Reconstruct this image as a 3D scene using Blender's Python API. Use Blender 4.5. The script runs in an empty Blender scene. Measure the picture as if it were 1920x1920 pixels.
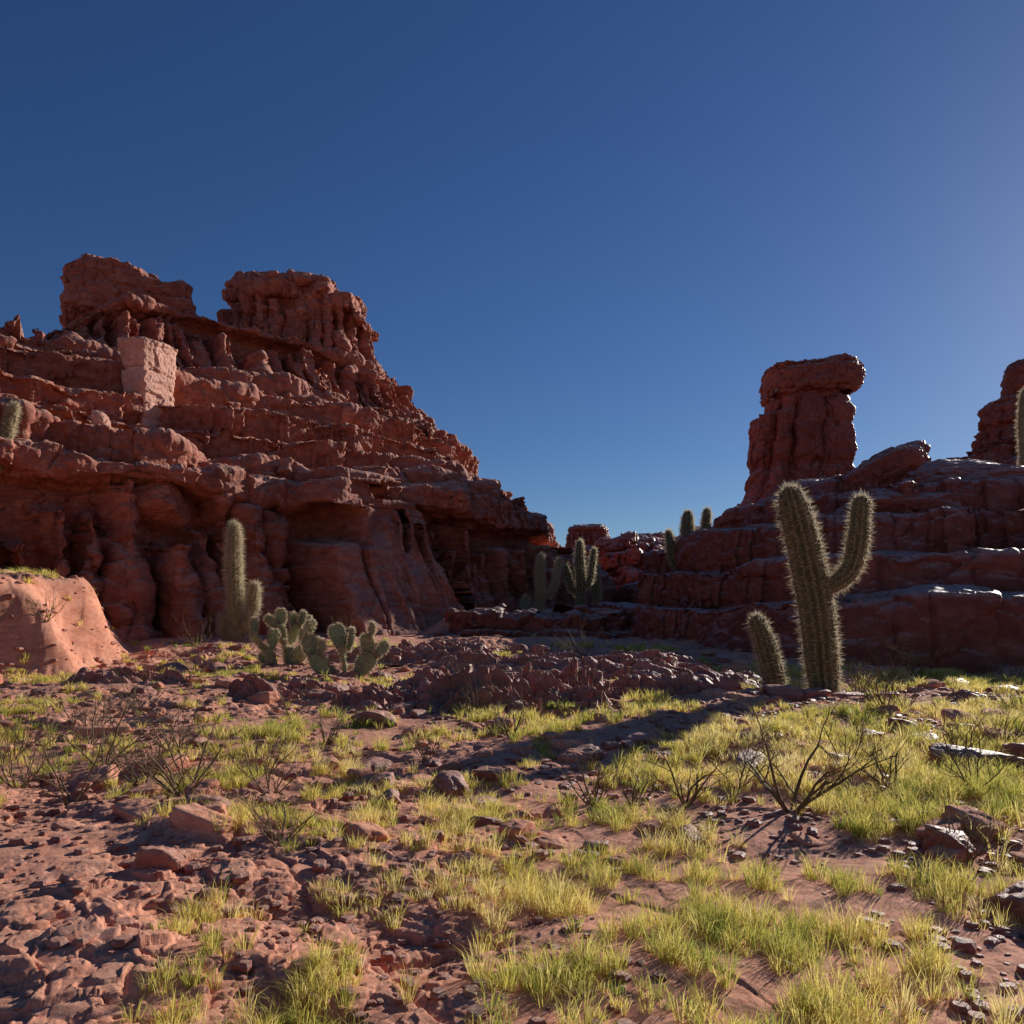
import bpy, math, random
import numpy as np
from mathutils import Vector

SUN_AZ = math.radians(42.0)
SUN_EL = math.radians(20.5)
random.seed(5)
RS = np.random.RandomState(11)

# ------------------------------------------------------------------ noise
_p = RS.permutation(256).astype(np.int32)
_g = RS.normal(size=(256, 3)); _g /= np.linalg.norm(_g, axis=1)[:, None]
GX, GY, GZ = [_g[:, i].astype(np.float32) for i in range(3)]
_h = RS.rand(256, 7).astype(np.float32)

def pn(x, y, z):
    x, y, z = np.broadcast_arrays(np.asarray(x, np.float32), np.asarray(y, np.float32), np.asarray(z, np.float32))
    xi = np.floor(x).astype(np.int32); yi = np.floor(y).astype(np.int32); zi = np.floor(z).astype(np.int32)
    fx = x - xi; fy = y - yi; fz = z - zi
    u = fx*fx*fx*(fx*(fx*6-15)+10); v = fy*fy*fy*(fy*(fy*6-15)+10); w = fz*fz*fz*(fz*(fz*6-15)+10)
    out = 0
    for a in (0, 1):
        pa = _p[(xi+a) & 255]; wa = u if a else 1-u
        for b in (0, 1):
            pb = _p[(pa+yi+b) & 255]; wb = wa*(v if b else 1-v)
            for c in (0, 1):
                h = _p[(pb+zi+c) & 255]
                out = out + wb*(w if c else 1-w)*(GX[h]*(fx-a)+GY[h]*(fy-b)+GZ[h]*(fz-c))
    return out*1.5

def fbm(x, y, z, s, o=4, seed=0.0):
    r = 0; a = 1.0; f = 1.0/s
    for i in range(o):
        r = r + a*pn(x*f+seed, y*f+seed*1.7+i*3.1, z*f-seed*.6+i*5.7)
        a *= .5; f *= 2.03
    return r

def facets(x, y, z, s, seed=0.0, tilt=1.0, crack=.25, flat=False):
    """angular broken-rock displacement: one tilted plane per Voronoi cell, with cracks between"""
    x, y, z = np.broadcast_arrays(np.asarray(x, np.float32), np.asarray(y, np.float32), np.asarray(z, np.float32))
    x = x/s+seed*3.7; y = y/s+seed*1.3; z = z/s+seed*2.1
    wq = .3*pn(x*1.3, y*1.3, z*1.3+3)
    x = x+wq; y = y-wq; z = z+wq*.7
    xi = np.floor(x).astype(np.int32); yi = np.floor(y).astype(np.int32); zi = np.floor(z).astype(np.int32)
    f1 = np.full(x.shape, 9., np.float32); f2 = f1.copy(); val = np.zeros(x.shape, np.float32)
    for a in (-1, 0, 1):
        pa = _p[(xi+a) & 255]
        for b in (-1, 0, 1):
            pb = _p[(pa+yi+b) & 255]
            for c in ((0,) if flat else (-1, 0, 1)):
                h = _p[(pb+zi+c) & 255]; q = _h[h]
                dx = x-(xi+a+q[..., 0]); dy = y-(yi+b+q[..., 1]); dz = 0*x if flat else z-(zi+c+q[..., 2])
                d = dx*dx+dy*dy+dz*dz
                v = (q[..., 3]-.5)+tilt*((q[..., 4]-.5)*dx+(q[..., 5]-.5)*dy+(q[..., 6]-.5)*dz)
                m = d < f1
                f2 = np.where(m, f1, np.minimum(f2, d)); val = np.where(m, v, val); f1 = np.where(m, d, f1)
    e = np.sqrt(f2)-np.sqrt(f1)
    return val-crack*(1-np.clip(e/.14, 0, 1))

def sst(a, b, x):
    t = np.clip((x-a)/(b-a), 0, 1)
    return t*t*(3-2*t)

# ------------------------------------------------------------------ materials
def new_mat(name):
    m = bpy.data.materials.new(name); m.use_nodes = True
    nt = m.node_tree
    for n in list(nt.nodes): nt.nodes.remove(n)
    out = nt.nodes.new('ShaderNodeOutputMaterial')
    return m, nt, out

def ramp(nt, src, stops):
    r = nt.nodes.new('ShaderNodeValToRGB')
    e = r.color_ramp.elements
    while len(e) < len(stops): e.new(.5)
    for i, (p, c) in enumerate(stops):
        e[i].position = p; e[i].color = (c[0], c[1], c[2], 1)
    nt.links.new(src, r.inputs[0])
    return r.outputs[0]

def noise(nt, vec, scale, detail=5, rough=.6):
    n = nt.nodes.new('ShaderNodeTexNoise')
    n.inputs['Scale'].default_value = scale; n.inputs['Detail'].default_value = detail
    n.inputs['Roughness'].default_value = rough
    nt.links.new(vec, n.inputs['Vector'])
    return n.outputs['Fac']

def mixc(nt, f, a, b, mode='MIX'):
    m = nt.nodes.new('ShaderNodeMix'); m.data_type = 'RGBA'; m.blend_type = mode
    for s, v in ((0, f), (6, a), (7, b)):
        if isinstance(v, (int, float)): m.inputs[s].default_value = v
        elif isinstance(v, tuple): m.inputs[s].default_value = (*v, 1)
        else: nt.links.new(v, m.inputs[s])
    return m.outputs[2]

def mathn(nt, op, a, b=None):
    m = nt.nodes.new('ShaderNodeMath'); m.operation = op
    for i, v in enumerate((a, b)):
        if v is None: continue
        if isinstance(v, (int, float)): m.inputs[i].default_value = v
        else: nt.links.new(v, m.inputs[i])
    return m.outputs[0]

def rock_material(name, dark, mid, light, dust, dustamt=.8, bump=.06, fine=1.0, rough=.8, spec=.35):
    m, nt, out = new_mat(name)
    L = nt.links.new
    geo = nt.nodes.new('ShaderNodeNewGeometry')
    mp = nt.nodes.new('ShaderNodeMapping'); mp.inputs['Scale'].default_value = (1, 1, 1.8)
    L(geo.outputs['Position'], mp.inputs['Vector'])
    v = mp.outputs[0]
    n1 = noise(nt, v, .22*fine, 3); n2 = noise(nt, v, 1.6*fine, 5, .65); n3 = noise(nt, v, 11*fine, 4, .7)
    c1 = ramp(nt, n2, [(.3, dark), (.5, mid), (.72, light)])
    c2 = ramp(nt, n3, [(.3, dark), (.55, mid), (.75, light)])
    c = mixc(nt, .45, c1, c2)
    tint = ramp(nt, n1, [(.35, (.78, .74, .74)), (.62, (1.12, 1.1, 1.1))])
    c = mixc(nt, 1.0, c, tint, 'MULTIPLY')
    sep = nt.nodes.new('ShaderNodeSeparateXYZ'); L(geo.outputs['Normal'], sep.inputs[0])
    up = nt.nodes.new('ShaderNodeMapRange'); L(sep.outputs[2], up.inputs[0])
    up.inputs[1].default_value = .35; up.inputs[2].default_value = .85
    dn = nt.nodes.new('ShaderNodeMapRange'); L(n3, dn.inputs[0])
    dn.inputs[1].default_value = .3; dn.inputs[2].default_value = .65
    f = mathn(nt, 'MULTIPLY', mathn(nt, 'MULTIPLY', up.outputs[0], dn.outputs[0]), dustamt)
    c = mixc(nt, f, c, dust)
    bs = nt.nodes.new('ShaderNodeBsdfPrincipled')
    bs.inputs['Roughness'].default_value = rough
    bs.inputs['Specular IOR Level'].default_value = spec
    L(c, bs.inputs['Base Color'])
    nb = noise(nt, v, 5*fine, 8, .72)
    bp = nt.nodes.new('ShaderNodeBump'); bp.inputs['Strength'].default_value = 1.0
    bp.inputs['Distance'].default_value = bump
    L(nb, bp.inputs['Height']); L(bp.outputs[0], bs.inputs['Normal'])
    L(bs.outputs[0], out.inputs[0])
    return m

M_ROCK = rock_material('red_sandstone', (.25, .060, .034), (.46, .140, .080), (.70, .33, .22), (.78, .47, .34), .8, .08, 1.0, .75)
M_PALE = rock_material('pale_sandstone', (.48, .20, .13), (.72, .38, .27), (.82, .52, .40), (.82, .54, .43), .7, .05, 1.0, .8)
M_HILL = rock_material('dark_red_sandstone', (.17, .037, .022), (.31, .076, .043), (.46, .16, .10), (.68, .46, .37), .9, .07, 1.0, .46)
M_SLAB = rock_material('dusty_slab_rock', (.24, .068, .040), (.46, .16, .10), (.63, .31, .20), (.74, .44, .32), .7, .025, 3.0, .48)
M_GND = rock_material('red_desert_soil', (.42, .13, .075), (.70, .30, .185), (.80, .47, .33), (.80, .44, .30), .5, .012, 3.0, .9, .15)

def simple_mat(name, stops, scale, rough=.7, bump=.01, transl=0.0, attr=None):
    m, nt, out = new_mat(name); L = nt.links.new
    tc = nt.nodes.new('ShaderNodeTexCoord')
    if attr:
        a = nt.nodes.new('ShaderNodeAttribute'); a.attribute_name = attr
        src = a.outputs['Fac']
    else:
        src = noise(nt, tc.outputs['Object'], scale, 5)
    c = ramp(nt, src, stops)
    bs = nt.nodes.new('ShaderNodeBsdfPrincipled'); bs.inputs['Roughness'].default_value = rough
    bs.inputs['Specular IOR Level'].default_value = .3
    L(c, bs.inputs['Base Color'])
    if bump:
        bp = nt.nodes.new('ShaderNodeBump'); bp.inputs['Distance'].default_value = bump
        L(noise(nt, tc.outputs['Object'], scale*3, 6), bp.inputs['Height']); L(bp.outputs[0], bs.inputs['Normal'])
    if transl:
        t = nt.nodes.new('ShaderNodeBsdfTranslucent'); L(c, t.inputs[0])
        mx = nt.nodes.new('ShaderNodeMixShader'); mx.inputs[0].default_value = transl
        L(bs.outputs[0], mx.inputs[1]); L(t.outputs[0], mx.inputs[2]); L(mx.outputs[0], out.inputs[0])
    else:
        L(bs.outputs[0], out.inputs[0])
    return m

M_CACT = simple_mat('cactus_skin', [(.3, (.085, .078, .03)), (.55, (.15, .13, .05)), (.75, (.22, .17, .08))], 6, .6, .01)
M_CACTG = simple_mat('pale_cactus_skin', [(.3, (.20, .19, .085)), (.55, (.30, .29, .13)), (.75, (.40, .37, .19))], 6, .6, .01)
M_SPINE = simple_mat('cactus_spine', [(.3, (.52, .42, .26)), (.7, (.78, .68, .50))], 20, .5, 0, .5)
M_PAD = simple_mat('prickly_pear_pad', [(.3, (.18, .24, .11)), (.6, (.30, .35, .18)), (.8, (.40, .42, .26))], 8, .45, .006)
M_TWIG = simple_mat('dry_twig', [(.3, (.12, .075, .035)), (.6, (.21, .145, .07)), (.8, (.34, .26, .14))], 12, .8, .003)
M_GRASS = simple_mat('yellow_green_grass', [(.0, (.28, .34, .07)), (.25, (.55, .53, .11)), (.5, (.82, .67, .17)), (1.0, (.88, .74, .36))], 1, .6, 0, .6, 'tone')

# ------------------------------------------------------------------ mesh helpers
def mesh_from_arrays(name, V, F, smooth=True, mats=(), midx=None):
    me = bpy.data.meshes.new(name)
    V = np.asarray(V, np.float32)
    me.vertices.add(len(V)); me.vertices.foreach_set('co', V.ravel())
    if not isinstance(F, (list, tuple)): F = [F]
    loops = np.concatenate([f.ravel() for f in F]).astype(np.int32)
    tot = np.concatenate([np.full(len(f), f.shape[1]) for f in F]).astype(np.int32)
    st = np.concatenate([[0], np.cumsum(tot)[:-1]]).astype(np.int32)
    me.loops.add(len(loops)); me.loops.foreach_set('vertex_index', loops)
    me.polygons.add(len(tot)); me.polygons.foreach_set('loop_start', st)
    try: me.polygons.foreach_set('loop_total', tot)
    except Exception: pass
    me.polygons.foreach_set('use_smooth', np.full(len(tot), smooth, bool))
    if midx is not None: me.polygons.foreach_set('material_index', np.asarray(midx, np.int32))
    for m in mats: me.materials.append(m)
    me.update(calc_edges=True); me.validate()
    return me

def add_obj(name, me, loc=(0, 0, 0), parent=None, **props):
    ob = bpy.data.objects.new(name, me)
    bpy.context.scene.collection.objects.link(ob)
    if parent is not None:
        ob.parent = parent
        loc = Vector(loc) - parent.location
    ob.location = loc
    for k, v in props.items(): ob[k] = v
    return ob

def grid_faces(nr, nc, closed, base=0):
    i = np.arange(nr-1)[:, None]; j = np.arange(nc if closed else nc-1)[None, :]
    a = i*nc+j; b = i*nc+(j+1) % nc; c = (i+1)*nc+(j+1) % nc; d = (i+1)*nc+j
    return np.stack([a, b, c, d], -1).reshape(-1, 4)+base

def grid_normals(P, closed):
    if closed:
        E = np.concatenate([P[:, -1:], P, P[:, :1]], 1)
        du = (E[:, 2:]-E[:, :-2])
    else: du = np.gradient(P, axis=1)
    dv = np.gradient(P, axis=0)
    n = np.cross(du, dv)
    l = np.linalg.norm(n, axis=-1, keepdims=True)
    return n/np.maximum(l, 1e-9)

# ------------------------------------------------------------------ stadium outline
def outline(cl, cr, kx=1.0, ky=1.0, nexp=2.0, R=20., n=400, kleft=None, back=.15):
    kl = kleft or kx
    C = []; N = []
    cl = np.array(cl, float); cr = np.array(cr, float)
    ax = cr-cl; ax = ax/np.linalg.norm(ax) if np.linalg.norm(ax) > 0 else np.array([1., 0])
    def rot(v): return (v[0]*ax[0]-v[1]*ax[1], v[0]*ax[1]+v[1]*ax[0])
    def d(th, k):
        c, s = math.cos(th), math.sin(th); e = 2.0/nexp
        return rot((k*math.copysign(abs(c)**e, c), ky*math.copysign(abs(s)**e, s)))
    m = 240
    for i in range(m): C.append(cl); N.append(d(math.pi/2+math.pi*i/m, kl))
    L = np.linalg.norm(cr-cl)
    k = max(1, int(240*L/(math.pi*R))) if L > 0 else 0
    for i in range(k): C.append(cl+(cr-cl)*i/k); N.append(rot((0, -ky)))
    for i in range(m): C.append(cr); N.append(d(-math.pi/2+math.pi*i/m, kx))
    for i in range(k): C.append(cr+(cl-cr)*i/k); N.append(rot((0, ky)))
    C = np.array(C); N = np.array(N)
    C = np.vstack([C, C[:1]]); N = np.vstack([N, N[:1]])
    P = C+R*N
    seg = np.linalg.norm(np.diff(P, axis=0), axis=1)
    mid = (P[1:]+P[:-1])/2
    nn = (N[1:]+N[:-1])/2
    facing = (nn*(-mid)).sum(1)/np.linalg.norm(mid, axis=1)/np.maximum(np.linalg.norm(nn, axis=1), 1e-6)
    vis = (np.abs(mid[:, 0]) < mid[:, 1]*.8+4)
    w = np.where((facing > -.35) & vis, 1.0, back)
    cw = np.concatenate([[0], np.cumsum(seg*w)])
    al = np.concatenate([[0], np.cumsum(seg)])
    q = np.linspace(0, cw[-1], n, endpoint=False)
    f = lambda a: np.interp(q, cw, a)
    o = dict(Cx=f(C[:, 0]), Cy=f(C[:, 1]), Nx=f(N[:, 0]), Ny=f(N[:, 1]), A=f(al), R=R)
    o['Px'] = o['Cx']+R*o['Nx']; o['Py'] = o['Cy']+R*o['Ny']
    return o

def slope_layers(pts, th, seed, pv=.5, var=.6):
    rs = random.Random(seed); out = []
    zs = [p[1] for p in pts]; rr = [p[0] for p in pts]
    z = zs[0]
    while z < zs[-1]-.05:
        t = th*(1+var*(rs.random()*2-1)); z1 = min(z+t, zs[-1])
        if zs[-1]-z1 < th*.3: z1 = zs[-1]
        ra = float(np.interp((z+z1)/2, zs, rr))
        out.append(dict(z0=z, z1=z1, r0=ra-.12*t, r1=ra-.02*t, pv=pv*(.5+rs.random()), bulge=.06*t))
        z = z1
    return out

def cliff(z0, z1, r0, r1, pv=.4, flute=0, fw=1.5, bulge=.2, top=(.7, 1.05), lip=.8, cw=.8):
    return dict(z0=z0, z1=z1, r0=r0, r1=r1, pv=pv, flute=flute, fw=fw, bulge=bulge, top=top, lip=lip, cw=cw)

def loft(name, o, layers, mat, seed=1., dz=.08, big=.5, med=.25, small=.07, dome=.5, zvar=.3, fpv=.12,
         modify=None, scale=1.0, loc=None, zs=1.7, post=None, blocky=1.0):
    Px, Py, A = o['Px'], o['Py'], o['A']
    rr = []; zz = []
    nl = len(layers)
    offs = [zvar*(pn(Px*fpv*.6, Py*fpv*.6, j*.35+seed*3.3)+.35*pn(Px*fpv*2.2, Py*fpv*2.2, j*1.7+seed)) for j in range(nl+1)]
    rs = np.random.RandomState(int(seed*17)+3)
    prev = None
    for j, l in enumerate(layers):
        k = max(4, int((l['z1']-l['z0'])/dz))
        t = np.linspace(0, 1, k)[:, None]
        z0 = l['z0']+offs[j][None]; z1 = l['z1']+offs[j+1][None]
        z = z0+(z1-z0)*t
        q1 = 1.6*pn(Px*fpv, Py*fpv, j*5.37+seed)
        q2 = 1.1*pn(Px*fpv*3.1, Py*fpv*3.1, j*3.11-seed)
        fr = (q2*3)-np.floor(q2*3)
        q2s = (np.floor(q2*3)+sst(.8, 1.0, fr))/3
        q2s = q2*(1-blocky)+q2s*blocky
        pr = l['pv']*(q1+1.1*q2s)
        edge = np.abs(2*t-1)
        r = l['r0']+(l['r1']-l['r0'])*t+pr[None]+l.get('bulge', .1)*(1-edge**6)
        if l.get('flute', 0):
            fw = l['fw']; d = l['flute']
            b = np.cumsum(fw*(.5+1.0*rs.rand(int(A[-1]/fw*1.8)+10)))
            b = np.concatenate([[-1e3], b])
            Aw = A[None]+.4*fw*pn(A[None]/fw*.7, z*.2, seed)+.12*fw*pn(A[None]/fw*2, z*1.1, seed+4)
            idx = np.clip(np.searchsorted(b, Aw.ravel()).reshape(Aw.shape), 1, len(b)-1)
            u = (Aw-b[idx-1])/(b[idx]-b[idx-1])
            u = np.clip(u, 0, 1)
            wcol = l['cw']*(1+.3*(1-t)**2)
            col = np.maximum(1-np.abs((2*u-1)/wcol)**2.6, 0)**.75
            amp = (.6+.55*rs.rand(len(b)))[idx]
            tops = (l['top'][0]+(l['top'][1]-l['top'][0])*rs.rand(len(b))**.7)[idx]
            body = col*amp*sst(0, .04, tops-t)
            waist = 1-.25*np.sin(np.clip(t/np.maximum(tops, .1), 0, 1)*math.pi)*(rs.rand(len(b))[idx])
            r = r - d + d*(body*1.25*waist) + d*.2*(1-t)**2
            r = r + d*l['lip']*sst(.94, 1.0, t)
        if prev is not None:
            pr_, pz_ = prev
            tl = float(np.mean(np.abs(r[0]-pr_)))
            kt = max(2, int(tl/dz))
            q = (np.arange(1, kt)/kt)[:, None]
            rr.append(pr_[None]*(1-q)+r[0][None]*q); zz.append(pz_[None]*(1-q)+z[0][None]*q)
        rr.append(r); zz.append(z)
        prev = (r[-1], z[-1])
    pr_, pz_ = prev
    kt = max(6, int(float(np.mean(pr_))/(dz*1.6)))
    q = (np.arange(1, kt+1)/kt)[:, None]
    rr.append(pr_[None]*(1-q)); zz.append(pz_[None]+dome*(1-(1-q)**2)*np.ones_like(pr_)[None])
    r = np.vstack(rr); z = np.vstack(zz)
    if modify is not None: r, z = modify(r, z, o)
    X = o['Cx'][None]+o['Nx'][None]*r; Y = o['Cy'][None]+o['Ny'][None]*r
    P = np.stack([X, Y, z], -1)
    N = grid_normals(P, True)
    x, y, zz_ = P[..., 0], P[..., 1], P[..., 2]
    s = scale
    D = 0
    if big: D = D+big*fbm(x, y, zz_*1.3, 6*s, 2, seed+1)
    if med:
        D = D+med*1.5*facets(x, y, zz_*zs, 1.6*s, seed, 1.5, .22)
        D = D+med*.4*(np.abs(pn(x/(.9*s)+seed, y/(.9*s)+9, zz_*zs/(.9*s)))*2.2-.6)
    if small:
        D = D+small*1.5*facets(x, y, zz_*zs, .45*s, seed+2, 1.6, .2)
        D = D+small*.8*fbm(x, y, zz_, .2*s, 2, seed+7)
    if post is not None: D = D*post(P)
    P = P+N*D[..., None]
    nr, nc = r.shape
    loc = np.array(loc if loc is not None else (float(np.mean(o['Cx'])), float(np.mean(o['Cy'])), layers[0]['z0']))
    me = mesh_from_arrays(name, P.reshape(-1, 3)-loc, grid_faces(nr, nc, True), True, [mat])
    return me, tuple(loc)

# ------------------------------------------------------------------ ground
BX, BY = -16.8, 22.5
def H(x, y):
    x = np.asarray(x, np.float64); y = np.asarray(y, np.float64)
    z = .6*sst(20, 33, y)
    z = z+.9*sst(34.5, 37, y+1.2*pn(x*.3, y*.3, 2.))*sst(-5, -2.5, x)
    z = z+.035*np.clip(y-40, 0, 210)*sst(-400, -100, -np.abs(x))
    d = np.sqrt(((x-BX)/5.0)**2+((y-BY)/6.0)**2)+.14*pn(x*.5, y*.5, 8.)
    z = z+2.6*sst(1.05, .70, d)
    near = sst(90, 30, np.hypot(x, y))
    ap = np.exp(-((x-1.6)/4.8)**2-((y-10.3)/5.2)**2)
    z = z+near*(.20*fbm(x, y, 0.*x, 5., 3, 3.)*sst(1, 5, np.hypot(x, y)))*(1-.92*ap)
    z = z+ap*.05*(y-12.0)
    z = z+(1-near)*1.2*fbm(x, y, 0.*x, 40., 3, 3.)*sst(60, 120, np.hypot(x, y))
    return z
def Hfine(x, y):
    z = H(x, y)
    near = sst(70, 25, np.hypot(x, y))
    q = fbm(x, y*1.3, 0.*x, 1.5, 4, 5.)
    m = sst(-.2, .2, pn(x*.25, y*.25, 12.))
    m = m*(1-.6*np.exp(-((x-1.6)/4.2)**2-((y-10.3)/3.8)**2))
    lv = q*7; f = lv-np.floor(lv)
    stair = (np.floor(lv)+sst(.82, .98, f))/7
    z = z+near*m*.16*(stair+.2*f/7)
    z = z+near*(1-m)*.045*q
    z = z+near*(.2+.8*m)*(.10*facets(x, y, 0.*x, .85, 4., 1.2, .15, True)+.045*facets(x, y, 0.*x, .30, 5., 1.2, .2, True))
    z = z+near*(.3+.7*m)*.014*facets(x, y, 0.*x, .11, 7., 1.5, .2, True)+near*.006*fbm(x, y, 0.*x, .14, 2, 2.)
    return z

def build_ground():
    an = np.radians(np.concatenate([np.linspace(-42, 42, 1000), np.linspace(43, 317, 120)]))
    ra = np.concatenate([[.02], np.geomspace(.3, 2.6, 25), np.geomspace(2.65, 45, 950), np.geomspace(46, 2500, 130)])
    X = ra[:, None]*np.sin(an)[None]; Y = ra[:, None]*np.cos(an)[None]
    Z = Hfine(X, Y)
    P = np.stack([X, Y, Z], -1)[:, ::-1]
    me = mesh_from_arrays('ground', P.reshape(-1, 3), grid_faces(P.shape[0], P.shape[1], True)[:, ::-1], True, [M_GND])
    return add_obj('ground', me, (0, 0, 0), kind='structure', label='red stony desert soil with flaky slabs')
build_ground()

def hf(x, y): return float(Hfine(np.array([float(x)]), np.array([float(y)]))[0])

# ------------------------------------------------------------------ main butte
def build_main_butte():
    o = outline((-42.2, 41.0), (-20, 64), kx=.98, ky=1.0, nexp=2.05, R=25, n=1550, back=.05)
    L = [cliff(-1.5, .2, 26.2, 26.0, .3),
         cliff(.2, 7.0, 26.4, 25.4, .3, flute=2.4, fw=1.35, bulge=.1, top=(.55, 1.02), lip=.2, cw=.74),
         cliff(7.0, 8.3, 25.5, 25.3, .8, bulge=.25),
         cliff(8.3, 9.5, 23.9, 23.7, 1.0, bulge=.1)]
    L += slope_layers([(22.2, 9.5), (17.6, 13.2), (15.0, 15.0)], 1.6, 3, .95, .6)
    L += [cliff(15.0, 15.9, 14.6, 14.4, .8, bulge=.2),
          cliff(15.9, 19.4, 13.2, 11.4, .25, flute=2.2, fw=1.3, bulge=.05, top=(.5, 1.0), lip=.3, cw=.72),
          cliff(19.4, 20.1, 11.0, 10.9, .4, bulge=.1)]
    L += slope_layers([(9.6, 20.1), (8.4, 20.7)], .4, 5, .3)
    butt = {}
    def mod(r, z, o):
        nx = np.clip((o['Nx'][None]-.76)/.24, 0, 1)
        r = r-nx*2.4*sst(2.5, 8.0, z)*sst(17.5, 10, z)+nx*1.6*sst(8, 3, z)
        x = o['Cx'][None]+o['Nx'][None]*r; y = o['Cy'][None]+o['Ny'][None]*r
        t = np.clip((8.8-z)/8.4, 0, 1)
        xe = -7.7+4.3*t**1.5+.4*pn(z*.8, 0*z, 3.)
        xl = -10.6+.6*t
        w = sst(xl-.3, xl+.6, x)*sst(xe+.2, xe-.05, x)*sst(9.2, 8.5, z)*(y < 60)
        tgt = 26.2+2.4*t+1.7*t*t+.4*pn(x*.6, z*.5, 1.)
        r = r*(1-w)+np.maximum(r, tgt)*w
        z = z-4.0*sst(-21.5, -27.5, x)*sst(15.5, 19.4, z)
        butt['w'] = w
        return r, z
    me, loc = loft('butte', o, L, M_ROCK, 2.3, .065, .6, .18, .05, .4, zvar=.75, modify=mod, post=lambda P: 1-.62*butt['w'])
    b = add_obj('butte', me, loc, label='tall red sandstone butte with ledges, flutes and towers', category='rock formation')
    o = outline((-17.3, 59.5), (-14.0, 60.5), kx=.85, ky=.85, nexp=2.4, R=4.4, n=660, back=.3)
    L = [cliff(19.0, 20.2, 4.9, 4.7, .15), cliff(20.2, 24.4, 4.9, 4.4, .45, flute=1.3, fw=1.2, bulge=.05, top=(.35, 1.15), lip=.1, cw=.78),
         cliff(24.4, 25.5, 4.0, 3.8, .7, bulge=.15), cliff(25.5, 26.1, 3.2, 2.8, .8, bulge=.1)]
    def mod2(r, z, o):
        x = o['Cx'][None]+o['Nx'][None]*r
        s = .5*sst(-13.6, -13.0, x)+.5*sst(-11.6, -11.2, x)
        z = z-np.clip((z-20)/6, 0, 1)*2.5*s
        return r, z
    me, l2 = loft('rock_tower', o, L, M_ROCK, 4.1, .06, .45, .2, .055, .45, zvar=.4, modify=mod2, fpv=.3)
    add_obj('rock_tower', me, l2, b, label='fluted flat-topped red rock tower')
    o = outline((-26.6, 53.0), (-24.6, 53.8), kx=.9, ky=.95, nexp=3.6, R=2.7, n=420, back=.3)
    L = [cliff(14.6, 18.8, 3.7, 3.2, .3), cliff(18.8, 20.6, 2.7, 2.5, .3, flute=.3, fw=1.0), cliff(20.6, 22.6, 2.9, 3.0, .3, bulge=.3),
         cliff(22.6, 24.2, 2.95, 2.7, .3, bulge=.2)]
    def mod3(r, z, o):
        x = o['Cx'][None]+o['Nx'][None]*r
        lx = np.clip(-o['Nx'][None], 0, 1); rx = np.clip(o['Nx'][None], 0, 1)
        r = r*(1+.15*lx*sst(20.8, 20.2, z))*(1-.22*rx*sst(20.9, 20.3, z))
        z = z-np.clip((z-21.3)/3, 0, 1)*.9*sst(-24.6, -23.2, x)-np.clip((z-21.5)/3, 0, 1)*.5*sst(-27, -28.5, x)
        return r, z
    me, l3 = loft('summit_boulder', o, L, M_ROCK, 5.7, .06, .22, .2, .06, .3, zvar=.2, modify=mod3, fpv=.25)
    add_obj('summit_boulder', me, l3, b, label='massive lumpy boulder on a narrow pedestal')
    o = outline((-.45, 0), (.45, 0), kx=.75, ky=.7, nexp=6, R=1.0, n=300, back=1)
    L = [cliff(-3.8, -1.4, .75, .55, .02), cliff(-1.4, .9, .55, .9, .02), cliff(.9, 2.2, .95, 1.15, .03, bulge=.03)]
    me, _ = loft('flared_block', o, L, M_PALE, 8.1, .04, .06, .07, .025, .06, zvar=.06, fpv=.5, loc=(0, 0, 0), blocky=.2)
    fb = add_obj('flared_block', me, (-17.9, 39.3, 12.6), b, label='pale flared sandstone block on a ledge')
    fb.rotation_euler = (math.radians(3), math.radians(-5), math.radians(74))
    return b
build_main_butte()

# ------------------------------------------------------------------ hill with hoodoo
def build_right_hill():
    o = outline((20.5, 46), (64, 46), kx=.65, ky=1.0, nexp=3.0, R=22, n=1200, back=.06)
    L = [cliff(-1.2, 2.0, 24.4, 23.9, .6, bulge=.2)]
    L += [cliff(2.0, 3.6, 21.0, 20.7, .9, bulge=.2)]
    L += [cliff(3.6, 5.6, 17.6, 17.2, 1.0, bulge=.25)]
    L += [cliff(5.6, 7.0, 13.6, 13.3, 1.0, bulge=.2)]
    L += [cliff(7.0, 8.4, 9.0, 8.2, .8, bulge=.2)]
    me, loc = loft('rocky_hill', o, L, M_HILL, 6.6, .055, .5, .13, .035, .35, zvar=.35, blocky=.9, fpv=.13, scale=1.4)
    add_obj('rocky_hill', me, loc, kind='structure', label='terraced dark red rocky hillside')
build_right_hill()

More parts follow.
